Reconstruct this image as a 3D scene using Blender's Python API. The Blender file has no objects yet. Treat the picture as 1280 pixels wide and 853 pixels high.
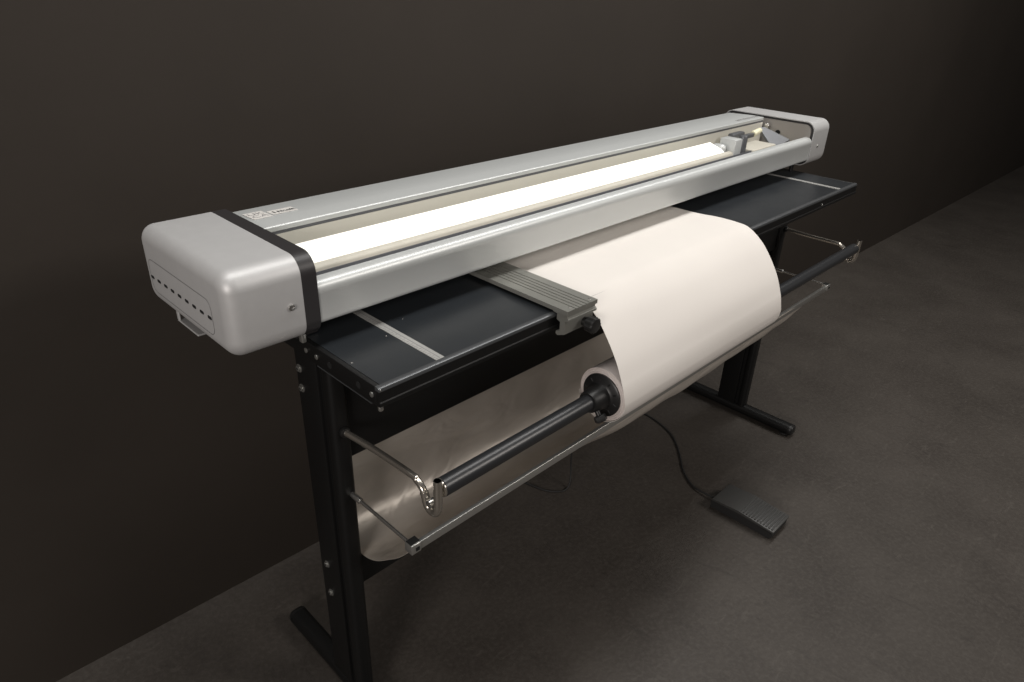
import bpy, bmesh, math, random
from mathutils import Vector, Matrix
random.seed(4)
S = bpy.context.scene
C = S.collection
PI = math.pi

# ------------------------------------------------------------------ camera
cam_d = bpy.data.cameras.new("camera")
cam_d.sensor_width = 36.0
cam_d.lens = 866.97 / 1280.0 * 36.0
cam_d.clip_start = 0.02
cam_d.clip_end = 100.0
cam = bpy.data.objects.new("camera", cam_d)
C.objects.link(cam)
fw = Vector((0.63776794, 0.6127025, -0.46674158))
rt = Vector((0.70458262, -0.70889187, 0.03218138))
up = Vector((0.3111517, 0.34938226, 0.88380804))
m3 = Matrix((rt, up, -fw)).transposed()
cam.matrix_world = Matrix.Translation((-0.44775, -0.67469, 1.35822)) @ m3.to_4x4()
S.camera = cam

# ------------------------------------------------------------------ world, lights, exposure
W = bpy.data.worlds.new("World")
S.world = W
W.use_nodes = True
W.node_tree.nodes["Background"].inputs[0].default_value = (1.0, 0.93, 0.86, 1)
W.node_tree.nodes["Background"].inputs[1].default_value = 0.05
S.view_settings.view_transform = 'Standard'
S.view_settings.look = 'None'
S.view_settings.exposure = 0.0
S.view_settings.gamma = 1.0


def area(name, loc, target, sx, sy, power, col):
    d = bpy.data.lights.new(name, 'AREA')
    d.shape = 'RECTANGLE'
    d.size = sx
    d.size_y = sy
    d.energy = power
    d.color = col
    o = bpy.data.objects.new(name, d)
    C.objects.link(o)
    o.location = loc
    o.rotation_euler = (Vector(target) - Vector(loc)).to_track_quat('-Z', 'Y').to_euler()
    return o


area("ceiling_lamp", (1.25, 0.02, 2.75), (1.25, 0.1, 0.8), 4.2, 0.5, 54, (1.0, 0.98, 0.95))
area("room_lamp", (2.6, -3.0, 2.9), (1.6, 0.2, 0.5), 1.6, 1.0, 62, (1.0, 0.94, 0.88))
area("side_lamp", (-2.7, -1.3, 1.6), (0.2, 0.2, 0.75), 1.0, 0.8, 48, (1.0, 0.93, 0.88))

# ------------------------------------------------------------------ materials
M = {}


def mat(name, col, rough=0.5, metal=0.0, noise=0.0, nscale=40.0, bump=0.0, bscale=300.0,
        emit=None, estr=0.0, spec=0.5, stretch=None, rvar=0.0, coat=0.0):
    m = bpy.data.materials.new(name)
    m.use_nodes = True
    nt = m.node_tree
    b = nt.nodes["Principled BSDF"]
    b.inputs["Base Color"].default_value = (*col, 1)
    b.inputs["Roughness"].default_value = rough
    b.inputs["Metallic"].default_value = metal
    b.inputs["Specular IOR Level"].default_value = spec
    b.inputs["Coat Weight"].default_value = coat
    tc = nt.nodes.new("ShaderNodeTexCoord")
    vec = tc.outputs["Object"]
    if stretch:
        mp = nt.nodes.new("ShaderNodeMapping")
        mp.inputs["Scale"].default_value = stretch
        nt.links.new(vec, mp.inputs[0])
        vec = mp.outputs[0]
    if noise > 0 or rvar > 0:
        n = nt.nodes.new("ShaderNodeTexNoise")
        n.inputs["Scale"].default_value = nscale
        n.inputs["Detail"].default_value = 6
        nt.links.new(vec, n.inputs["Vector"])
        if noise > 0:
            r = nt.nodes.new("ShaderNodeMapRange")
            r.inputs[1].default_value = 0.3
            r.inputs[2].default_value = 0.7
            r.inputs[3].default_value = 1 - noise
            r.inputs[4].default_value = 1 + noise
            nt.links.new(n.outputs[0], r.inputs[0])
            mx = nt.nodes.new("ShaderNodeVectorMath")
            mx.operation = 'SCALE'
            mx.inputs[0].default_value = col
            nt.links.new(r.outputs[0], mx.inputs["Scale"])
            nt.links.new(mx.outputs[0], b.inputs["Base Color"])
        if rvar > 0:
            r2 = nt.nodes.new("ShaderNodeMapRange")
            r2.inputs[1].default_value = 0.3
            r2.inputs[2].default_value = 0.7
            r2.inputs[3].default_value = rough - rvar
            r2.inputs[4].default_value = rough + rvar
            nt.links.new(n.outputs[0], r2.inputs[0])
            nt.links.new(r2.outputs[0], b.inputs["Roughness"])
    if bump > 0:
        n2 = nt.nodes.new("ShaderNodeTexNoise")
        n2.inputs["Scale"].default_value = bscale
        n2.inputs["Detail"].default_value = 4
        nt.links.new(vec, n2.inputs["Vector"])
        bp = nt.nodes.new("ShaderNodeBump")
        bp.inputs["Strength"].default_value = bump
        bp.inputs["Distance"].default_value = 0.002
        nt.links.new(n2.outputs[0], bp.inputs["Height"])
        nt.links.new(bp.outputs[0], b.inputs["Normal"])
    if emit:
        b.inputs["Emission Color"].default_value = (*emit, 1)
        b.inputs["Emission Strength"].default_value = estr
    M[name] = m
    return m


mat("silver_paint", (0.53, 0.53, 0.53), 0.46, 0.25, bump=0.08, bscale=1500, noise=0.02, nscale=60)
mat("anodised", (0.61, 0.63, 0.625), 0.38, 0.25, bump=0.05, bscale=60, stretch=(1, 30, 30))
mat("anodised_grey", (0.30, 0.30, 0.275), 0.4, 0.55, bump=0.08, bscale=60, stretch=(20, 1, 20))
mat("brushed", (0.55, 0.55, 0.53), 0.3, 0.85, bump=0.05, bscale=60, stretch=(1, 30, 30))
mat("steel", (0.55, 0.54, 0.52), 0.22, 0.9, bump=0.03, bscale=200)
mat("chrome", (0.62, 0.58, 0.52), 0.2, 0.9)
mat("zinc", (0.42, 0.42, 0.40), 0.35, 0.8, noise=0.1, nscale=300)
mat("black_trim", (0.028, 0.026, 0.027), 0.42)
mat("black_powder", (0.0065, 0.0065, 0.0065), 0.45, bump=0.2, bscale=900, spec=0.35)
mat("black_table", (0.0195, 0.0225, 0.026), 0.34, bump=0.05, bscale=1200, rvar=0.05, nscale=15)
mat("edge_trim", (0.10, 0.105, 0.11), 0.32, 0.5)
mat("black_plastic", (0.012, 0.012, 0.012), 0.4)
mat("dark_hole", (0.004, 0.004, 0.004), 0.9)
mat("bar_black", (0.022, 0.023, 0.025), 0.33, bump=0.04, bscale=400)
mat("paper", (0.78, 0.742, 0.70), 0.8, noise=0.015, nscale=6, spec=0.15, bump=0.06, bscale=900)
mat("roll_face", (0.66, 0.60, 0.57), 0.75, noise=0.03, nscale=100)
mat("lamp_white", (0.85, 0.85, 0.82), 0.4, emit=(1.0, 0.97, 0.88), estr=0.48)
mat("cream", (0.58, 0.555, 0.48), 0.5, noise=0.04, nscale=30)
mat("strip_glow_cream", (0.74, 0.72, 0.65), 0.35, 0.25, bump=0.04, bscale=40, stretch=(1, 30, 30))  # strip light on the grey rail face, put into the colour
mat("cream_knob", (0.85, 0.82, 0.60), 0.35)
mat("grey_plate", (0.32, 0.30, 0.28), 0.45, 0.3, bump=0.1, bscale=300)
mat("grey_blade", (0.15, 0.155, 0.165), 0.4, 0.5)
mat("groove_dark", (0.15, 0.155, 0.17), 0.4, 0.4)
mat("sticker", (0.70, 0.68, 0.65), 0.5)
mat("ink", (0.06, 0.06, 0.06), 0.6)
mat("ink_grey", (0.26, 0.25, 0.25), 0.6)
mat("rubber", (0.022, 0.022, 0.022), 0.6, bump=0.1, bscale=600)
mat("pedal_top", (0.06, 0.06, 0.058), 0.38, bump=0.1, bscale=700)
mat("ruler", (0.50, 0.50, 0.48), 0.4, 0.4)
mat("brass", (0.45, 0.26, 0.13), 0.35, 0.8)


def ground_mat(name, a, b_, scale, rough, bump):
    m = bpy.data.materials.new(name)
    m.use_nodes = True
    nt = m.node_tree
    b = nt.nodes["Principled BSDF"]
    tc = nt.nodes.new("ShaderNodeTexCoord")
    n = nt.nodes.new("ShaderNodeTexNoise")
    n.inputs["Scale"].default_value = scale
    n.inputs["Detail"].default_value = 9
    n.inputs["Roughness"].default_value = 0.62
    nt.links.new(tc.outputs["Object"], n.inputs["Vector"])
    r = nt.nodes.new("ShaderNodeValToRGB")
    r.color_ramp.elements[0].position = 0.3
    r.color_ramp.elements[1].position = 0.72
    r.color_ramp.elements[0].color = (*a, 1)
    r.color_ramp.elements[1].color = (*b_, 1)
    nt.links.new(n.outputs[0], r.inputs[0])
    nt.links.new(r.outputs[0], b.inputs["Base Color"])
    b.inputs["Roughness"].default_value = rough
    b.inputs["Specular IOR Level"].default_value = 0.3
    n2 = nt.nodes.new("ShaderNodeTexNoise")
    n2.inputs["Scale"].default_value = scale * 30
    n2.inputs["Detail"].default_value = 5
    nt.links.new(tc.outputs["Object"], n2.inputs["Vector"])
    bp = nt.nodes.new("ShaderNodeBump")
    bp.inputs["Strength"].default_value = bump
    bp.inputs["Distance"].default_value = 0.003
    nt.links.new(n2.outputs[0], bp.inputs["Height"])
    nt.links.new(bp.outputs[0], b.inputs["Normal"])
    M[name] = m


ground_mat("floor_mat", (0.044, 0.0375, 0.0325), (0.072, 0.063, 0.055), 3.2, 0.55, 0.35)
ground_mat("wall_mat", (0.0270, 0.0215, 0.0170), (0.0340, 0.0272, 0.0218), 1.3, 0.7, 0.10)


def floor_detail():
    """fine speckle and pale scuffs of a worn concrete floor"""
    nt = M["floor_mat"].node_tree
    b = nt.nodes["Principled BSDF"]
    src = b.inputs["Base Color"].links[0].from_socket
    tc = nt.nodes.new("ShaderNodeTexCoord")

    def layer(src, scale, lo, hi, col, fac, stretch=(1, 1, 1), dist=0.0):
        mp = nt.nodes.new("ShaderNodeMapping")
        mp.inputs["Scale"].default_value = stretch
        mp.inputs["Rotation"].default_value = (0, 0, 0.6)
        nt.links.new(tc.outputs["Object"], mp.inputs[0])
        n = nt.nodes.new("ShaderNodeTexNoise")
        n.inputs["Scale"].default_value = scale
        n.inputs["Detail"].default_value = 8
        n.inputs["Roughness"].default_value = 0.7
        n.inputs["Distortion"].default_value = dist
        nt.links.new(mp.outputs[0], n.inputs["Vector"])
        mr = nt.nodes.new("ShaderNodeMapRange")
        mr.inputs[1].default_value = lo
        mr.inputs[2].default_value = hi
        mr.inputs[3].default_value = 0
        mr.inputs[4].default_value = fac
        nt.links.new(n.outputs[0], mr.inputs[0])
        mx = nt.nodes.new("ShaderNodeMix")
        mx.data_type = 'RGBA'
        nt.links.new(mr.outputs[0], mx.inputs[0])
        nt.links.new(src, mx.inputs[6])
        mx.inputs[7].default_value = (*col, 1)
        return mx.outputs[2]

    o = layer(src, 90, 0.45, 0.75, (0.11, 0.10, 0.088), 0.5)
    o = layer(o, 9, 0.58, 0.72, (0.12, 0.108, 0.095), 0.45, (1, 4, 1), 1.5)
    o = layer(o, 260, 0.66, 0.74, (0.16, 0.15, 0.135), 0.6)
    o = layer(o, 6, 0.56, 0.75, (0.032, 0.028, 0.025), 0.6, (2.5, 1, 1), 2.0)
    nt.links.new(o, b.inputs["Base Color"])


floor_detail()


def film_mat():
    m = bpy.data.materials.new("film")
    m.use_nodes = True
    nt = m.node_tree
    b = nt.nodes["Principled BSDF"]
    b.inputs["Base Color"].default_value = (0.62, 0.57, 0.51, 1)
    b.inputs["Metallic"].default_value = 0.35
    b.inputs["Roughness"].default_value = 0.36
    tc = nt.nodes.new("ShaderNodeTexCoord")
    mp = nt.nodes.new("ShaderNodeMapping")
    mp.inputs["Scale"].default_value = (1.0, 2.2, 2.2)
    mp.inputs["Rotation"].default_value = (0, 0.4, 0)
    nt.links.new(tc.outputs["Object"], mp.inputs[0])
    n = nt.nodes.new("ShaderNodeTexNoise")
    n.inputs["Scale"].default_value = 7
    n.inputs["Detail"].default_value = 2.5
    n.inputs["Distortion"].default_value = 0.8
    nt.links.new(mp.outputs[0], n.inputs["Vector"])
    bp = nt.nodes.new("ShaderNodeBump")
    bp.inputs["Strength"].default_value = 0.55
    bp.inputs["Distance"].default_value = 0.013
    nt.links.new(n.outputs[0], bp.inputs["Height"])
    nt.links.new(bp.outputs[0], b.inputs["Normal"])
    n3 = nt.nodes.new("ShaderNodeTexNoise")
    n3.inputs["Scale"].default_value = 4.5
    n3.inputs["Detail"].default_value = 4
    n3.inputs["Distortion"].default_value = 1.2
    nt.links.new(mp.outputs[0], n3.inputs["Vector"])
    mr = nt.nodes.new("ShaderNodeMapRange")
    mr.inputs[1].default_value = 0.35
    mr.inputs[2].default_value = 0.65
    mr.inputs[3].default_value = 0.30
    mr.inputs[4].default_value = 0.46
    nt.links.new(n3.outputs[0], mr.inputs[0])
    nt.links.new(mr.outputs[0], b.inputs["Roughness"])
    M["film"] = m


film_mat()


# ------------------------------------------------------------------ helpers
def fin(name, bm, m, parent=None, smooth=True, sharp=35):
    bmesh.ops.recalc_face_normals(bm, faces=bm.faces)
    me = bpy.data.meshes.new(name)
    bm.to_mesh(me)
    bm.free()
    me.materials.append(M[m])
    if smooth:
        for p in me.polygons:
            p.use_smooth = True
        me.set_sharp_from_angle(angle=math.radians(sharp))
    o = bpy.data.objects.new(name, me)
    C.objects.link(o)
    if parent is not None:
        o.parent = parent
    return o


def add_box(bm, x0, x1, y0, y1, z0, z1, bev=0.0, seg=3):
    t = bmesh.new()
    v = [t.verts.new((x, y, z)) for x in (x0, x1) for y in (y0, y1) for z in (z0, z1)]
    for f in ((0, 1, 3, 2), (4, 6, 7, 5), (0, 4, 5, 1), (2, 3, 7, 6), (0, 2, 6, 4), (1, 5, 7, 3)):
        t.faces.new([v[i] for i in f])
    if bev > 0:
        bmesh.ops.bevel(t, geom=list(t.edges), offset=bev, segments=seg, profile=0.5, affect='EDGES')
    merge(bm, t)


def merge(bm, t, mtx=None):
    if mtx is not None:
        bmesh.ops.transform(t, matrix=mtx, verts=t.verts)
    me = bpy.data.meshes.new("tmp")
    t.to_mesh(me)
    t.free()
    bm.from_mesh(me)
    bpy.data.meshes.remove(me)


def box(name, m, parent, *a, **k):
    bm = bmesh.new()
    add_box(bm, *a, **k)
    return fin(name, bm, m, parent)


def rrect(y0, y1, z0, z1, r, n=8):
    """rounded rectangle outline in the y-z plane"""
    pts = []
    for cy, cz, a0 in ((y1 - r, z1 - r, 0), (y0 + r, z1 - r, PI / 2), (y0 + r, z0 + r, PI), (y1 - r, z0 + r, 1.5 * PI)):
        for i in range(n + 1):
            a = a0 + PI / 2 * i / n
            pts.append((cy + r * math.cos(a), cz + r * math.sin(a)))
    return pts


def loft(bm, rings, cap0=True, cap1=True, closed=True):
    vs = [[bm.verts.new(p) for p in r] for r in rings]
    n = len(vs[0])
    for a, b in zip(vs[:-1], vs[1:]):
        for i in range(n if closed else n - 1):
            j = (i + 1) % n
            bm.faces.new((a[i], a[j], b[j], b[i]))
    if cap0:
        bm.faces.new(vs[0])
    if cap1:
        bm.faces.new(vs[-1])


def prism(bm, pts, x0, x1):
    loft(bm, [[(x0, p[0], p[1]) for p in pts], [(x1, p[0], p[1]) for p in pts]])


def prism_obj(name, m, parent, pts, x0, x1, bev=0.0):
    bm = bmesh.new()
    prism(bm, pts, x0, x1)
    if bev:
        bmesh.ops.bevel(bm, geom=list(bm.edges), offset=bev, segments=2, profile=0.5, affect='EDGES')
    return fin(name, bm, m, parent)


def add_cyl(bm, a, b, r, r2=None, seg=32, bev=0.0):
    a = Vector(a)
    b = Vector(b)
    r2 = r if r2 is None else r2
    d = (b - a)
    L = d.length
    q = d.to_track_quat('Z', 'Y').to_matrix()
    prof = [(0, r), (L, r2)]
    if bev > 0:
        prof = [(0, r - bev), (bev * .3, r - bev * .3), (bev, r), (L - bev, r2), (L - bev * .3, r2 - bev * .3), (L, r2 - bev)]
    rings = []
    for z, rr in prof:
        rings.append([a + q @ Vector((rr * math.cos(2 * PI * i / seg), rr * math.sin(2 * PI * i / seg), z)) for i in range(seg)])
    loft(bm, rings)


def cyl(name, m, parent, a, b, r, r2=None, seg=32, bev=0.0):
    bm = bmesh.new()
    add_cyl(bm, a, b, r, r2, seg, bev)
    return fin(name, bm, m, parent)


def smooth_path(pts, n=10):
    P = [Vector(p) for p in pts]
    out = []
    for i in range(len(P) - 1):
        p0 = P[i - 1] if i > 0 else P[i] * 2 - P[i + 1]
        p1, p2 = P[i], P[i + 1]
        p3 = P[i + 2] if i + 2 < len(P) else P[i + 1] * 2 - P[i]
        for k in range(n):
            t = k / n
            out.append(0.5 * ((2 * p1) + (p2 - p0) * t + (2 * p0 - 5 * p1 + 4 * p2 - p3) * t * t + (3 * p1 - p0 - 3 * p2 + p3) * t ** 3))
    out.append(P[-1])
    return out


def add_tube(bm, pts, r, seg=14):
    rings = []
    n = len(pts)
    ref = None
    for i, p in enumerate(pts):
        t = (pts[min(i + 1, n - 1)] - pts[max(i - 1, 0)]).normalized()
        if ref is None:
            ref = t.orthogonal().normalized()
        ref = (ref - t * ref.dot(t)).normalized()
        b = t.cross(ref)
        rings.append([p + r * (ref * math.cos(2 * PI * k / seg) + b * math.sin(2 * PI * k / seg)) for k in range(seg)])
    loft(bm, rings)


def tube(name, m, parent, pts, r, seg=14, n=10):
    bm = bmesh.new()
    add_tube(bm, smooth_path(pts, n), r, seg)
    return fin(name, bm, m, parent, sharp=60)


def empty(name, loc, label, cat, group=None):
    o = bpy.data.objects.new(name, None)
    C.objects.link(o)
    o.location = loc
    o.empty_display_size = 0.05
    o["label"] = label
    o["category"] = cat
    if group:
        o["group"] = group
    bpy.context.view_layer.update()
    return o


def reparent(root):
    """children are modelled in world coordinates: move their meshes into the root's frame"""
    t = Matrix.Translation(-Vector(root.location))
    for c in root.children:
        if c.type == 'MESH':
            c.data.transform(t)
            for g in c.children:
                g.data.transform(t)


def text_obj(name, s, m, parent, loc, size, rotz=0.0, sx=1.0, bold=0.0):
    cu = bpy.data.curves.new(name, 'FONT')
    cu.body = s
    cu.size = size
    cu.extrude = 0.0001
    cu.offset = bold
    o = bpy.data.objects.new(name, cu)
    C.objects.link(o)
    dg = bpy.context.evaluated_depsgraph_get()
    me = bpy.data.meshes.new_from_object(o.evaluated_get(dg))
    bpy.data.objects.remove(o)
    me.transform(Matrix.Translation(loc) @ Matrix.Rotation(rotz, 4, 'Z') @ Matrix.Diagonal((sx, 1, 1, 1)))
    me.name = name
    me.materials.clear()
    me.materials.append(M[m])
    o2 = bpy.data.objects.new(name, me)
    C.objects.link(o2)
    o2.parent = parent
    return o2


# ------------------------------------------------------------------ setting
def sheet(name, m, pts):
    bm = bmesh.new()
    bm.faces.new([bm.verts.new(p) for p in pts])
    o = fin(name, bm, m, smooth=False)
    o["kind"] = "structure"
    return o


def wy(x):
    return 0.649 - 0.0304 * x


sheet("floor", "floor_mat", [(-6, -7, 0), (12, -7, 0), (12, wy(12) + 0.05, 0), (-6, wy(-6) + 0.05, 0)])
bm = bmesh.new()
loft(bm, [[(-6, wy(-6), -0.02), (12, wy(12), -0.02), (12, wy(12) + .1, -0.02), (-6, wy(-6) + .1, -0.02)],
          [(-6, wy(-6), 3.2), (12, wy(12), 3.2), (12, wy(12) + .1, 3.2), (-6, wy(-6) + .1, 3.2)]])
o = fin("wall", bm, "wall_mat", smooth=False)
o["kind"] = "structure"
o["label"] = "plain dark brown wall behind the cutting machine"
o["category"] = "wall"

# ------------------------------------------------------------------ the cutting machine
H = 0.86
TL = 1.6624
mach = empty("paper_trimmer", (TL / 2, 0.2, 0),
             "long silver rotary paper trimmer on a black table stand with T-shaped legs", "paper trimmer")

CY0, CY1, CZ0, CZ1, CR = 0.153, 0.447, 0.879, 1.006, 0.028


def shell(bm, xin, xout, R=0.022, hollow=0.0):
    rings = []
    n = 8
    for k in range(n + 1):
        a = PI / 2 * k / n
        ins = R * (1 - math.cos(a))
        f = R * math.sin(a)
        x = xout - math.copysign(R, xout - xin) + math.copysign(f, xout - xin)
        rings.append([(x, y, z) for y, z in rrect(CY0 + ins, CY1 - ins, CZ0 + ins, CZ1 - ins, max(CR - ins, 0.006))])
    pre = [(xin, y, z) for y, z in rrect(CY0, CY1, CZ0, CZ1, CR)]
    rr = [pre] + rings
    if hollow > 0:
        h = hollow
        lip = [(xin, y, z) for y, z in rrect(CY0 + h, CY1 - h, CZ0 + h, CZ1 - h, CR - h)]
        back = [(xin + math.copysign(0.012, xout - xin), y, z) for _, y, z in lip]
        rr = [back, lip] + rr
    loft(bm, rr)


# left housing
bm = bmesh.new()
shell(bm, -0.013, -0.123)
lh = fin("end_housing", bm, "silver_paint", mach)
lh["label"] = "left end housing with a row of vent slots"
# panel seam (thin dark outline) and vent slots on the outer face
bm = bmesh.new()
xo = -0.1233
seam = rrect(0.204, 0.420, 0.902, 0.957, 0.014, 5)
inner = rrect(0.2046, 0.4194, 0.9026, 0.9564, 0.0134, 5)
va = [bm.verts.new((xo, p[0], p[1])) for p in seam]
vb = [bm.verts.new((xo, p[0], p[1])) for p in inner]
for i in range(len(va)):
    j = (i + 1) % len(va)
    bm.faces.new((va[i], va[j], vb[j], vb[i]))
bmesh.ops.solidify(bm, geom=list(bm.faces), thickness=0.0003)
fin("panel_seam", bm, "groove_dark", lh)
for k in range(9):
    yy = 0.213 + k * (0.414 - 0.213) / 8
    zz = 0.9292 - k * 0.0004
    bm = bmesh.new()
    pts = rrect(yy - 0.006, yy + 0.006, zz - 0.0024, zz + 0.0024, 0.0022, 4)
    prism(bm, pts, -0.1236, -0.1225)
    fin("vent_slot", bm, "dark_hole", lh)


def screw(parent, p, n, r=0.0045, m="zinc", h=0.002, name="screw"):
    p = Vector(p)
    n = Vector(n).normalized()
    bm = bmesh.new()
    add_cyl(bm, p - n * 0.0005, p + n * h, r, seg=20, bev=min(r * .35, h * .4))
    o = fin(name, bm, m, parent)
    return o


def bolt(parent, p, n, r=0.0075):
    """washer, socket head and dark hex recess"""
    p = Vector(p)
    n = Vector(n).normalized()
    bm = bmesh.new()
    add_cyl(bm, p - n * 0.0005, p + n * 0.0012, r, seg=24)
    add_cyl(bm, p + n * 0.001, p + n * 0.0045, r * 0.68, seg=20, bev=0.001)
    k = len(bm.faces)
    add_cyl(bm, p + n * 0.003, p + n * 0.0047, r * 0.33, seg=6)
    bm.faces.ensure_lookup_table()
    for f in bm.faces[k:]:
        f.material_index = 1
    o = fin("bolt", bm, "zinc", parent)
    o.data.materials.append(M["dark_hole"])
    return o


screw(lh, (-0.033, CY0, 0.938), (0, -1, 0), 0.005, "steel", 0.003)
# hanging bracket under the housing
bm = bmesh.new()
add_box(bm, -0.112, -0.082, 0.304, 0.378, 0.860, 0.863, 0.001, 1)
add_box(bm, -0.112, -0.109, 0.370, 0.378, 0.8628, 0.881, 0.0008, 1)
fin("underside_bracket", bm, "silver_paint", mach)

# black bands between housings and beam
def band(x0, x1, grow):
    bm = bmesh.new()
    pts = rrect(CY0 - grow, CY1 + grow, CZ0 - grow, CZ1 + grow, CR + grow)
    prism(bm, pts, x0, x1)
    return fin("black_band", bm, "black_trim", mach)


band(-0.0128, 0.0107, 0.0003)

# right housing: hollow shell, dark gap, grey inner plate
bm = bmesh.new()
shell(bm, 1.6565, 1.776, 0.020, hollow=0.0025)
rh = fin("end_housing", bm, "silver_paint", mach)
rh["label"] = "right end housing with a recessed grey inner plate"
bm = bmesh.new()
prism(bm, rrect(CY0 + 0.0027, CY1 - 0.0027, CZ0 + 0.0027, CZ1 - 0.0027, CR - 0.003), 1.659, 1.666)
fin("black_band", bm, "black_trim", mach)
bm = bmesh.new()
prism(bm, rrect(CY0 + 0.010, CY1 - 0.008, CZ0 + 0.008, CZ1 - 0.009, CR - 0.008), 1.6545, 1.6592)
ip = fin("inner_plate", bm, "grey_plate", rh)
for (yy, zz) in ((0.262, 0.962), (0.200, 0.935)):
    bm = bmesh.new()
    add_cyl(bm, (1.652, yy, zz), (1.6547, yy, zz), 0.0075, seg=20)
    add_cyl(bm, (1.6505, yy, zz), (1.6522, yy, zz), 0.004, seg=16)
    fin("screw", bm, "dark_hole" if yy > .22 else "zinc", rh)
screw(rh, (1.70, CY0, 0.935), (0, -1, 0), 0.0045, "zinc", 0.002)

# back rail
BX0, BX1 = 0.0108, 1.632
rail_pts = [(0.307, 0.915), (0.307, 0.9935), (0.3045, 0.9945), (0.3045, 1.0015), (0.306, 1.0030), (0.342, 1.0035), (0.344, 1.0033),
            (0.420, 0.9995), (0.4255, 0.996), (0.427, 0.990), (0.427, 0.90), (0.300, 0.90), (0.300, 0.915)]
br = prism_obj("back_rail", "anodised", mach, rail_pts, BX0, BX1)
# end face lip of the back rail at the right
box("rail_end_cap", "steel", br, BX1 + 0.0005, BX1 + 0.004, 0.311, 0.404, 0.918, 0.992, bev=0.001)
cyl("end_stop", "steel", mach, (1.638, 0.296, 0.978), (1.652, 0.296, 0.978), 0.009, bev=0.002)
box("strip_glow_plate", "strip_glow_cream", br, BX0, BX1 - 0.001, 0.3045, 0.3069, 0.9155, 0.989)  # added plate; its cream colour stands in for strip glow on the rail
# dark joint line under the lip
box("rail_seal", "groove_dark", br, BX0, BX1 - 0.001, 0.3052, 0.3068, 0.9895, 0.9943)

# channel floor, cream cutting mat
box("channel_floor", "cream", mach, 0.0108, 1.654, 0.178, 0.2995, 0.905, 0.9148)
# front rail
fr_pts = [(0.177, 0.9615), (0.1765, 0.9628), (0.172, 0.9632)]
for i in range(9):
    a = PI / 2 + PI / 2 * i / 8
    fr_pts.append((0.1665 + 0.0125 * math.cos(a), 0.9495 + 0.0130 * math.sin(a)))
fr_pts += [(0.1540, 0.944), (0.1545, 0.943)]
for i in range(7):
    a = PI + PI / 2 * i / 6
    fr_pts.append((0.1625 + 0.008 * math.cos(a), 0.904 + 0.008 * math.sin(a)))
fr_pts += [(0.30, 0.896), (0.30, 0.904), (0.177, 0.904)]
prism_obj("front_rail", "anodised", mach, fr_pts, 0.0108, 1.654)
box("rail_foot", "brass", mach, 1.635, 1.650, 0.185, 0.2, 0.882, 0.8955, bev=0.002)
cyl("rail_post", "black_powder", mach, (1.6425, 0.1925, 0.8605), (1.6425, 0.1925, 0.8818), 0.006)
box("rail_foot", "black_trim", mach, -0.008, 0.03, 0.20, 0.40, 0.8605, 0.8955, bev=0.002)
box("spacer", "zinc", mach, -0.009, -0.001, 0.180, 0.190, 0.8607, 0.8785, bev=0.002)
# groove rail (running rail of the cutting head)
gr_pts = [(0.1775, 0.915), (0.1780, 0.9555), (0.182, 0.9570), (0.1900, 0.9570), (0.1908, 0.9610), (0.1925, 0.9612), (0.1932, 0.9590), (0.194, 0.9590), (0.194, 0.915)]
prism_obj("guide_rail", "groove_dark", mach, gr_pts, 0.0108, 1.42)

# lit clamp strip
LX0, LX1 = 0.0108, 1.235
lp = [(0.254, 0.9845), (0.2505, 0.9880), (0.2150, 0.9765), (0.2085, 0.9725), (0.2065, 0.9690), (0.254, 0.9690)]
ls = prism_obj("lamp_strip", "lamp_white", mach, lp, LX0, LX1)
ls["label"] = "glowing white strip along the cutting line"
prism_obj("strip_body", "anodised", ls, [(0.2065, 0.9295), (0.256, 0.9295), (0.256, 0.9685), (0.2065, 0.9685)], LX0, LX1 + 0.012)
prism_obj("strip_ledge", "cream", ls, [(0.2055, 0.9700), (0.2015, 0.9695), (0.1960, 0.9665), (0.1945, 0.9640), (0.1945, 0.9152), (0.2055, 0.9152)], LX0, 1.30)
prism_obj("strip_channel", "anodised", ls, [(0.206, 0.9152), (0.262, 0.9152), (0.262, 0.9295), (0.206, 0.9295)], LX0, LX1)

# cutting head at the far end of the beam
bm = bmesh.new()
add_box(bm, 1.262, 1.298, 0.192, 0.238, 0.950, 0.999, 0.003, 2)
add_box(bm, 1.2365, 1.2625, 0.212, 0.250, 0.955, 0.9855, 0.010, 3)
add_box(bm, 1.270, 1.290, 0.200, 0.262, 0.916, 0.952, 0.003, 2)
hd = fin("cutting_head", bm, "anodised", mach)
cyl("lock_knob", "grey_blade", hd, (1.318, 0.202, 0.925), (1.318, 0.202, 1.004), 0.0115, bev=0.004)
bm = bmesh.new()
add_box(bm, 1.345, 1.505, 0.262, 0.274, 0.966, 0.978, 0.003, 2)
add_box(bm, 1.375, 1.44, 0.259, 0.278, 0.9752, 0.990, 0.004, 2)
fin("handle_arm", bm, "grey_blade", hd)
bm = bmesh.new()
add_cyl(bm, (1.505, 0.268, 0.974), (1.540, 0.264, 0.982), 0.009, 0.008, 20, 0.003)
fin("handle_knob", bm, "cream_knob", hd)
bm = bmesh.new()
pts = [(1.545, 0.272, 0.988), (1.562, 0.262, 0.988), (1.605, 0.20, 0.958), (1.51, 0.20, 0.942)]
loft(bm, [[(a, b, c) for a, b, c in pts], [(a, b, c - 0.008) for a, b, c in pts]])
fin("blade_guard", bm, "grey_blade", hd)
box("cream_carriage", "cream", hd, 1.356, 1.49, 0.186, 0.250, 0.9155, 0.962, bev=0.003)

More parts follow.
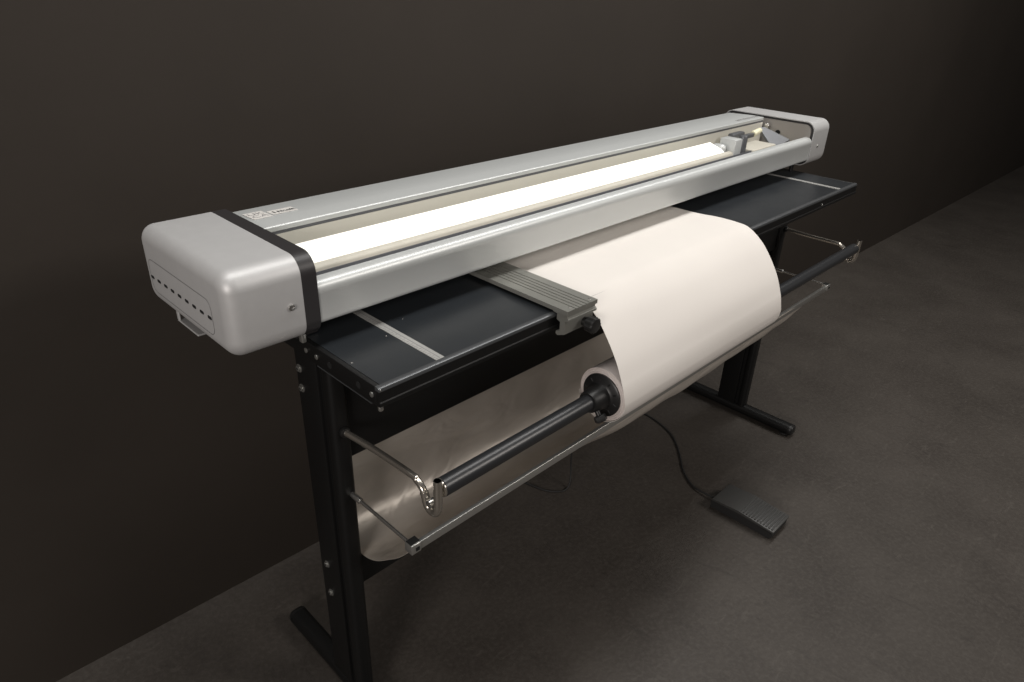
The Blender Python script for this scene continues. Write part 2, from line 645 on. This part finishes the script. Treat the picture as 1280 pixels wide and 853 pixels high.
# stickers and lettering on the back rail
def sticker(pts, z=1.0045):
    bm = bmesh.new()
    lo = [bm.verts.new((x, y, z - 0.0008 + dz)) for x, y, dz in pts]
    hi = [bm.verts.new((x, y, z - 0.0003 + dz)) for x, y, dz in pts]
    bm.faces.new(hi)
    bm.faces.new(lo[::-1])
    for i in range(4):
        j = (i + 1) % 4
        bm.faces.new((lo[i], lo[j], hi[j], hi[i]))
    return fin("sticker", bm, "sticker", mach, smooth=False)


def zr(y):
    return -(y - 0.344) * 0.05 if y > 0.344 else 0.0


s1 = sticker([(x, y, zr(y)) for x, y in ((0.023, 0.350), (0.055, 0.350), (0.055, 0.392), (0.023, 0.392))])
s2 = sticker([(x, y, zr(y)) for x, y in ((0.059, 0.356), (0.103, 0.356), (0.103, 0.381), (0.059, 0.381))])


def slope_text(s, m, parent, x, y, size, sx=1.0, bold=0.0):
    o = text_obj("lettering", s, m, parent, (0, 0, 0), size, 0, sx, bold)
    ang = -math.atan(0.05) if y > 0.344 else 0
    o.data.transform(Matrix.Translation((x, y, 1.0043 + zr(y))) @ Matrix.Rotation(ang, 4, 'X'))
    return o


slope_text("UK", "ink_grey", s1, 0.026, 0.374, 0.018, 1.1)
slope_text("CA", "ink_grey", s1, 0.026, 0.357, 0.018, 1.1)
slope_text("I", "ink", s2, 0.063, 0.362, 0.017, 1.2, 0.0004)
slope_text("Neolt", "ink", s2, 0.071, 0.362, 0.015, 0.85, 0.0005)
slope_text("neolt electro trim", "ink_grey", br, 1.495, 0.318, 0.018, 1.0)

# ---- table
def table_top():
    bm = bmesh.new()
    r = 0.006
    pts = [(0.42, 0.86), (0.0095, 0.86), (0.0095, 0.848), (0.0095, 0.834), (0.42, 0.834)]
    prism(bm, pts, 0.0085, TL - 0.0085)
    return fin("table_top", bm, "black_table", mach)


tt = table_top()
# aluminium nosing along the front edge
np_ = [(0.0092, 0.8606), (0.004, 0.8606), (0.0012, 0.8592), (0.0, 0.856), (0.0, 0.8395), (0.0015, 0.838), (0.0015, 0.8325), (0.0, 0.831),
       (0.0, 0.8305), (0.0092, 0.8305)]
prism_obj("front_edging", "edge_trim", mach, [(y, z) for y, z in np_[:4]] + [(0.0, 0.8545), (0.0092, 0.8545)], 0.0, TL)
prism_obj("front_fascia", "black_powder", mach, [(0.0004, 0.8543), (0.0004, 0.8385), (-0.0012, 0.837), (-0.0012, 0.8315), (0.0, 0.8304), (0.0090, 0.8304), (0.0090, 0.8543)], 0.0, TL)
for x0, x1 in ((0.0, 0.0083), (TL - 0.0083, TL)):
    box("side_plate", "black_powder", mach, x0, x1, 0.0094, 0.42, 0.8295, 0.8603, bev=0.0015)
box("side_lip", "edge_trim", mach, 0.0, 0.003, 0.02, 0.16, 0.8275, 0.8292)
for yy, zz, k in ((0.1877, 0.844, 1), (0.158, 0.8445, 1), (0.1226, 0.845, 0), (0.0494, 0.845, 0), (0.017, 0.8445, 1)):
    if k:
        screw(mach, (0, yy, zz), (-1, 0, 0), 0.0042, "zinc", 0.002)
    else:
        cyl("hole", "dark_hole", mach, (0.0005, yy, zz), (-0.0006, yy, zz), 0.0055, seg=20)
screw(mach, (0.004, 0.0045, 0.8295), (0, 0, -1), 0.004, "steel", 0.007)
screw(mach, (0.0028, 0.0012, 0.8565), (-1, -1, 0), 0.002, "steel", 0.001)
for p in ((0.0139, 0.0844), (0.019, 0.205), (0.155, 0.151), (0.1, 0.12)):
    screw(tt, (p[0], p[1], 0.8601), (0, 0, 1), 0.0019 if p[0] < .1 else 0.001, "steel", 0.0007)
screw(mach, (1.43, 0.0, 0.8415), (0, -1, 0), 0.003, "steel", 0.0015)
# two rulers inlaid in the table
for xc, w in ((0.1155, 0.0155), (1.558, 0.014)):
    rl = box("ruler", "ruler", tt, xc - w / 2, xc + w / 2, 0.0096, 0.415, 0.8601, 0.8607)
    rl.parent = mach
    bm = bmesh.new()
    for k in range(60):
        y = 0.012 + k * 0.005
        ln = 0.006 if k % 2 == 0 else 0.0035
        add_box(bm, xc - w / 2 + 0.0005, xc - w / 2 + 0.0005 + ln, y, y + 0.0007, 0.8607, 0.8609)
    fin("ruler_marks", bm, "ink_grey", rl)
    box("ruler_marks", "ink_grey", rl, xc + 0.0005, xc + 0.0016, 0.012, 0.41, 0.8607, 0.8609)

# ---- stand
A, CW = 0.018, 0.033
CYF, CYB = 0.163, 0.266


def leg(xo, s):
    """xo: outer face x, s: +1 if the inside is towards +x"""
    bm = bmesh.new()
    a, b = sorted((xo, xo + s * CW))
    add_box(bm, a, b, 0.2, CYB, 0.036, 0.829, 0.003, 2)
    add_box(bm, a + 0.006, b - 0.006, 0.190, 0.2005, 0.036, 0.829)
    # rounded front post
    pts = []
    for cx, cy, a0 in ((b - 0.011, 0.180, 0), (a + 0.011, 0.180, PI / 2), (a + 0.011, CYF + 0.011, PI), (b - 0.011, CYF + 0.011, 1.5 * PI)):
        for i in range(6):
            an = a0 + PI / 2 * i / 5
            pts.append((cx + 0.011 * math.cos(an), cy + 0.011 * math.sin(an)))
    loft(bm, [[(x, y, 0.036) for x, y in pts], [(x, y, 0.829) for x, y in pts]])
    lg = fin("leg", bm, "black_powder", mach)
    # foot tube
    c = (a + b) / 2
    bm = bmesh.new()
    rr = [(x - 0, z) for x, z in rrect(-0.020, 0.020, 0.006, 0.040, 0.014, 5)]
    loft(bm, [[(c + x, -0.004, z) for x, z in rr], [(c + x, 0.444, z) for x, z in rr]])
    ft = fin("foot", bm, "black_powder", mach)
    for y0, y1 in ((-0.018, -0.0035), (0.4435, 0.456)):
        bm = bmesh.new()
        sgn = -1 if y0 < 0.2 else 1
        yo = y0 if sgn < 0 else y1
        yi = y1 if sgn < 0 else y0
        rings = []
        for k in range(5):
            t = k / 4 * PI / 2
            ins = 0.009 * (1 - math.cos(t))
            y = yi + (yo - yi) * (0.4 + 0.6 * math.sin(t))
            rings.append([(c + x, y, z) for x, z in rrect(-0.0205 + ins, 0.0205 - ins, 0.0055 + ins, 0.0405 - ins, 0.0145 - ins, 5)])
        rings = [[(c + x, yi, z) for x, z in rrect(-0.0205, 0.0205, 0.0055, 0.0405, 0.0145, 5)]] + rings
        loft(bm, rings)
        fin("end_cap", bm, "black_plastic", ft)
    for yy in (0.012, 0.425):
        cyl("levelling_pad", "rubber", ft, (c, yy, 0.0), (c, yy, 0.0058), 0.016, bev=0.002)
    return lg


l1 = leg(A, 1)
l2 = leg(TL - A, -1)
for yy, zz in ((0.2528, 0.7995), (0.2516, 0.762), (0.2414, 0.371), (0.2392, 0.297)):
    bolt(l1, (A, yy, zz - 0.022), (-1, 0, 0), 0.0075)
    bolt(l2, (TL - A, yy, zz - 0.022), (1, 0, 0), 0.0075)
# upper apron and lower cross bar
box("apron", "black_powder", mach, A + CW + 0.0005, TL - A - CW - 0.0005, 0.176, 0.182, 0.6225, 0.833, bev=0.001)
box("crossbar", "black_powder", mach, A + CW + 0.0005, TL - A - CW - 0.0005, 0.198, 0.228, 0.296, 0.372, bev=0.004)
for xa in (0.0515, TL - 0.0595):
    box("gusset", "black_powder", mach, xa, xa + 0.008, 0.02, 0.175, 0.817, 0.829, bev=0.001)

# roll support arms with hooks, lower rods, front bar
RY, RZ = -0.055, 0.692


def arm(x, s):
    pts = [(x - s * 0.012, 0.164, 0.690), (x - s * 0.004, 0.09, 0.690), (x, 0.0, 0.691), (x, -0.014, 0.688), (x, -0.026, 0.681),
           (x, -0.0325, 0.670), (x, -0.0350, 0.661), (x, -0.040, 0.653), (x, -0.048, 0.650), (x, -0.056, 0.653), (x, -0.0605, 0.662),
           (x, -0.062, 0.675), (x, -0.062, 0.695), (x, -0.062, 0.716)]
    a = tube("roll_hook", "chrome", mach, pts, 0.0056, 16)
    tube("hook_end", "chrome", a, [(x, -0.0300, 0.676)] + pts[5:], 0.0066, 16)
    bm = bmesh.new()
    add_cyl(bm, (x - s * 0.0118, 0.1635, 0.690), (x - s * 0.0118, 0.155, 0.690), 0.009, seg=20, bev=0.002)
    fin("collar", bm, "black_plastic", a)
    return a


arm(0.047, 1)
arm(TL - 0.047, -1)
FY, FZ = -0.002, 0.5515
for x, s in ((0.040, 1), (TL - 0.040, -1)):
    o = cyl("support_rod", "steel", mach, (x, 0.164, 0.556), (x, 0.004, 0.556), 0.0032, seg=16)
    cyl("collar", "steel", o, (x, 0.163, 0.556), (x, 0.138, 0.556), 0.0055, seg=16, bev=0.001)
fb = box("front_bar", "brushed", mach, 0.0535, TL - 0.0535, FY - 0.006, FY + 0.002, FZ - 0.010, FZ + 0.006, bev=0.0008)
for x0, x1 in ((0.034, 0.053), (TL - 0.053, TL - 0.034)):
    o = box("end_block", "brushed", fb, x0, x1, FY - 0.0085, FY + 0.010, FZ - 0.010, FZ + 0.009, bev=0.0012)
    c = (x0 + x1) / 2 + 0.003
for x in (0.0455, TL - 0.0405):
    box("screw_hole", "dark_hole", fb, x - 0.0035, x + 0.0035, FY - 0.0095, FY - 0.0083, FZ - 0.005, FZ + 0.002)
for x0, x1 in ((0.0345, 0.0525), (TL - 0.0525, TL - 0.0345)):
    box("end_block_insert", "black_plastic", fb, x0, x1, FY - 0.006, FY + 0.008, FZ + 0.0085, FZ + 0.0098)
reparent(mach)

# ------------------------------------------------------------------ catch sheet (waste basket film)
film = bmesh.new()
NX, NV = 150, 60
ends = [(0.252, 0.70), (0.252, 0.60), (0.250, 0.50), (0.236, 0.425), (0.190, 0.394), (0.136, 0.408), (0.080, 0.452), (0.035, 0.500), (0.006, 0.541)]
mids = [(0.252, 0.70), (0.253, 0.60), (0.248, 0.50), (0.228, 0.418), (0.182, 0.388), (0.125, 0.398), (0.068, 0.438), (0.014, 0.494), (-0.0098, 0.556)]
E_ = smooth_path([(0, a, b) for a, b in ends], 8)
Q_ = smooth_path([(0, a, b) for a, b in mids], 8)
rows = []
for i in range(NX + 1):
    x = 0.056 + (TL - 0.112) * i / NX
    u = (x - 0.056) / (TL - 0.112)
    f = 0.0
    if u > 0.20:
        t = (u - 0.20) / 0.80
        f = min(1, t / 0.25) * min(1, (1 - u) / 0.22 + 0.15)
        f = f * f * (3 - 2 * f)
    row = []
    for j in range(len(E_)):
        p = E_[j].lerp(Q_[j], f)
        v = j / (len(E_) - 1)
        w = math.sin(PI * v)
        dy = w * (0.003 * math.sin(9 * x + 3 * v) + 0.002 * math.sin(23 * x - 5 * v) + 0.0012 * math.sin(47 * x + 9 * v) + 0.0010 * math.sin(31 * x + 26 * v))
        row.append(film.verts.new((x, p.y + dy * .8, p.z + dy * .8)))
    rows.append(row)
for a, b in zip(rows[:-1], rows[1:]):
    for j in range(len(E_) - 1):
        film.faces.new((a[j], a[j + 1], b[j + 1], b[j]))
bmesh.ops.recalc_face_normals(film, faces=film.faces)
bmesh.ops.solidify(film, geom=list(film.faces), thickness=0.0005)
fo = fin("catch_sheet", film, "film", None, sharp=70)
fo["label"] = "shiny grey film sling hung under the table down to the low front bar"
fo["category"] = "catch sheet"

# ------------------------------------------------------------------ roll bar with hubs
rb = empty("roll_bar", (TL / 2, RY, RZ), "black round bar carrying the white paper roll, resting in two chrome hooks", "roll bar")
cyl("tube", "bar_black", rb, (0.060, RY, RZ), (TL - 0.060, RY, RZ), 0.0150, seg=40)
for x0, x1 in ((0.0565, 0.0602), (TL - 0.0602, TL - 0.0565)):
    cyl("end_ring", "chrome", rb, (x0, RY, RZ), (x1, RY, RZ), 0.0142, seg=32, bev=0.001)
for x0, x1 in ((0.040, 0.0567), (TL - 0.0567, TL - 0.040)):
    cyl("pin", "steel", rb, (x0, -0.0478, 0.667), (x1, -0.0478, 0.667), 0.0065, seg=20, bev=0.001)
PX0, PX1 = 0.435, 1.035


def hub(xf, s):
    """xf: roll face, s: direction out of the roll"""
    prof = [(-0.02, 0.030), (0.001, 0.036), (0.001, 0.0410), (0.004, 0.0415), (0.006, 0.039), (0.007, 0.030), (0.010, 0.0255),
            (0.020, 0.0225), (0.040, 0.0205), (0.043, 0.0190), (0.043, 0.0155)]
    bm = bmesh.new()
    loft(bm, [[(xf + s * d, RY + r * math.cos(2 * PI * i / 48), RZ + r * math.sin(2 * PI * i / 48)) for i in range(48)] for d, r in prof])
    h = fin("hub_flange", bm, "black_plastic", rb)
    bm = bmesh.new()
    for k in range(10):
        a = 2 * PI * k / 10 + .2
        d = Vector((0, math.cos(a), math.sin(a)))
        p = Vector((xf + s * 0.006, RY, RZ))
        add_cyl(bm, p + d * 0.022, p + d * 0.036, 0.0016, seg=8)
    fin("rib", bm, "black_plastic", h)
    d = Vector((0, -0.62, -0.78))
    c = Vector((xf + s * 0.030, RY, RZ))
    bm = bmesh.new()
    add_cyl(bm, c + d * 0.018, c + d * 0.031, 0.005, seg=16)
    add_cyl(bm, c + d * 0.029, c + d * 0.042, 0.0115, seg=8, bev=0.003)
    fin("knob", bm, "black_plastic", h)
    return h


hub(PX0 + 0.004, -1)
hub(PX1 - 0.004, 1)
reparent(rb)

# ------------------------------------------------------------------ paper roll and the sheet drawn from it
RR = 0.0525
pr = empty("paper_roll", (0.735, RY, RZ), "wide white paper roll whose sheet is drawn up over the table and under the beam", "paper roll")
bm = bmesh.new()
for (x, ro) in ((0, 0),):
    seg = 64
    prof = [(PX0 + 0.006, 0.0385), (PX0 + 0.004, 0.0395)]
    for q in range(9):
        rq = 0.0405 + q * 0.0013
        prof += [(PX0 + 0.004 + 0.0003 * (q % 3), rq), (PX0 + 0.0046 + 0.0005 * (q % 2), rq + 0.0003), (PX0 + 0.004 + 0.0003 * (q % 3), rq + 0.0006)]
    prof += [(PX0 + 0.004, RR - 0.0012),
            (PX1 - 0.004, RR - 0.0012), (PX1 - 0.004, 0.0395), (PX1 - 0.006, 0.0385)]
    rings = [[(a, RY + r * math.cos(2 * PI * i / seg), RZ + r * math.sin(2 * PI * i / seg)) for i in range(seg)] for a, r in prof]
    loft(bm, rings + [rings[0]], cap0=False, cap1=False)
    bmesh.ops.remove_doubles(bm, verts=bm.verts, dist=1e-6)
fin("roll", bm, "roll_face", pr)
path = [(0, 0.46, 0.8622), (0, 0.30, 0.8622), (0, 0.15, 0.8625), (0, 0.09, 0.8655), (0, 0.04, 0.8660), (0, 0.006, 0.8615), (0, -0.028, 0.838),
        (0, -0.055, 0.806), (0, -0.080, 0.767), (0, -0.099, 0.725)]
P = smooth_path(path, 8)
for i in range(25):
    a = PI - 0.05 + (PI * 0.95) * i / 24
    P.append(Vector((0, RY + RR * math.cos(a) - 0.0008 * math.sin(a * .5), RZ + RR * math.sin(a))))
bm = bmesh.new()
NX = 60
rows = []
for i in range(NX + 1):
    x = PX0 + (PX1 - PX0) * i / NX
    u = i / NX
    row = []
    for j, p in enumerate(P):
        y, z = p.y, p.z
        if 0.62 < z < 0.8615 and y < 0.02:
            w = max(0, math.sin(PI * (0.8615 - z) / 0.17)) if z > 0.6915 else 0
            bow = 0.0022 * w * math.sin(PI * u) + 0.0012 * w * math.sin(2.6 * PI * u + 1 + 10 * z)
            # the right edge swings a little further out
            bow += 0.004 * w * u
            y -= bow
            z += bow * 0.4
        if 0.0 < y < 0.16:
            z += 0.0015 * math.sin(PI * (y / 0.16)) * u
        if y < -0.02 and z <= 0.70:
            z -= 0.003 * u * min(1, (0.70 - z) / .03)
        row.append(bm.verts.new((x, y, z)))
    rows.append(row)
for a, b in zip(rows[:-1], rows[1:]):
    for j in range(len(P) - 1):
        bm.faces.new((a[j], a[j + 1], b[j + 1], b[j]))
bmesh.ops.recalc_face_normals(bm, faces=bm.faces)
bmesh.ops.solidify(bm, geom=list(bm.faces), thickness=0.0004)
fin("drawn_sheet", bm, "paper", pr, sharp=70)
reparent(pr)

# ------------------------------------------------------------------ clamp-on width stop
st = empty("width_stop", (0.393, 0.05, H), "ribbed grey metal stop clamped on the table edge beside the white paper", "width stop")
bm = bmesh.new()
X0, X1 = 0.3547, 0.4325
top = [(X0, 0.866), (X0, 0.8735)]
nr = 5
w = (X1 - X0)
xs0 = X0 + w * 0.25
step = w * 0.60 / nr
for k in range(nr):
    a = xs0 + k * step
    top += [(a, 0.8735), (a + 0.0003, 0.8708), (a + 0.0020, 0.8708), (a + 0.0023, 0.8735)]
top += [(X1, 0.8735), (X1, 0.866)]
loft(bm, [[(x, -0.0280, z) for x, z in top], [(x, 0.40, z) for x, z in top]])
sp = fin("ribbed_plate", bm, "anodised_grey", st)
for x in (X0 + 0.017, X1 - 0.010):
    screw(sp, (x, -0.018, 0.8736), (0, 0, 1), 0.0026, "steel", 0.0006)
# hooked front bracket, extruded across the stop
hk = [(-0.0245, 0.8655), (-0.0245, 0.8605), (-0.0285, 0.8575), (-0.0285, 0.8535), (-0.0215, 0.8515), (-0.0215, 0.828), (-0.0065, 0.822), (-0.0025, 0.824),
      (-0.0025, 0.829), (-0.0105, 0.832), (-0.0105, 0.848), (-0.003, 0.851), (-0.003, 0.8615), (0.006, 0.8625), (0.006, 0.8655)]
prism_obj("front_bracket", "anodised_grey", st, hk, X0 + 0.003, X1 - 0.001)
box("under_strip", "black_plastic", st, X0 + 0.008, X1 - 0.008, 0.0065, 0.40, 0.8612, 0.8655)
kx, kz = 0.408, 0.8375
kn = cyl("clamp_knob", "black_plastic", st, (kx, -0.022, kz), (kx, -0.031, kz), 0.0085)
bm = bmesh.new()
seg = 64
rings = []
for yy, rr in ((-0.0305, 0.011), (-0.032, 0.0135), (-0.046, 0.0145), (-0.0485, 0.0125), (-0.0490, 0.006)):
    ring = []
    for i in range(seg):
        a = 2 * PI * i / seg
        r = rr * (1 + 0.06 * math.cos(10 * a))
        ring.append((kx + r * math.cos(a), yy, kz + r * math.sin(a)))
    rings.append(ring)
loft(bm, rings)
fin("grip", bm, "black_plastic", kn)
reparent(st)

# ------------------------------------------------------------------ foot pedal
pdl = empty("foot_pedal", (1.16, -0.1, 0), "black foot pedal with a ribbed front half lying on the floor", "foot pedal")
def P4(x0, x1, y0, y1, f):
    pass


px0, px1, py0, py1 = 1.104, 1.202, -0.203, -0.010
bm = bmesh.new()
base = [(py0 + 0.014, 0.0), (py1 - 0.002, 0.0), (py1, 0.004), (py1, 0.026), (py0 + 0.10, 0.030), (py0 + 0.004, 0.020), (py0 + 0.004, 0.006)]
loft(bm, [[(px0 + 0.003, y, z) for y, z in base], [(px1 - 0.003, y, z) for y, z in base]])
fin("base", bm, "rubber", pdl)
bm = bmesh.new()
tp = [(py1, 0.0265), (py1 - 0.004, 0.0335), (py0 + 0.108, 0.0390), (py0 + 0.002, 0.0320), (py0, 0.0295), (py0 + 0.002, 0.0240), (py0 + 0.1, 0.0305)]
# side skirt and top plate
loft(bm, [[(px0, y, z) for y, z in tp], [(px1, y, z) for y, z in tp]])
bmesh.ops.bevel(bm, geom=list(bm.edges), offset=0.0012, segments=2, profile=0.5, affect='EDGES')
fin("tread", bm, "pedal_top", pdl)
bm = bmesh.new()
for k in range(12):
    y = py0 + 0.006 + k * 0.0086
    z = 0.0320 + (y - py0) / 0.108 * 0.0070
    add_box(bm, px0 + 0.004, px1 - 0.004, y, y + 0.0042, z - 0.001, z + 0.0032, 0.0008, 1)
fin("ribs", bm, "pedal_top", pdl)
tube("cord", "rubber", pdl, [(1.30, 0.60, 0.003), (1.345, 0.50, 0.003), (1.364, 0.4065, 0.003), (1.352, 0.33, 0.003), (1.322, 0.262, 0.003), (1.26, 0.195, 0.003), (1.19, 0.135, 0.003),
                             (1.146, 0.075, 0.004), (1.137, 0.03, 0.008), (1.136, -0.01, 0.012)], 0.0028, 12)
reparent(pdl)

# second cord looping to the floor under the bar
o = tube("power_cord", "rubber", None, [(0.70, 0.57, 0.003), (0.755, 0.50, 0.003), (0.784, 0.43, 0.003), (0.803, 0.365, 0.003), (0.836, 0.330, 0.003), (0.866, 0.329, 0.008), (0.882, 0.338, 0.04),
                                         (0.887, 0.345, 0.10), (0.89, 0.345, 0.30), (0.89, 0.30, 0.395), (0.89, 0.2285, 0.36)], 0.0024, 12)
o["label"] = "thin dark cord looping down to the floor below the grey film"
o["category"] = "cord"
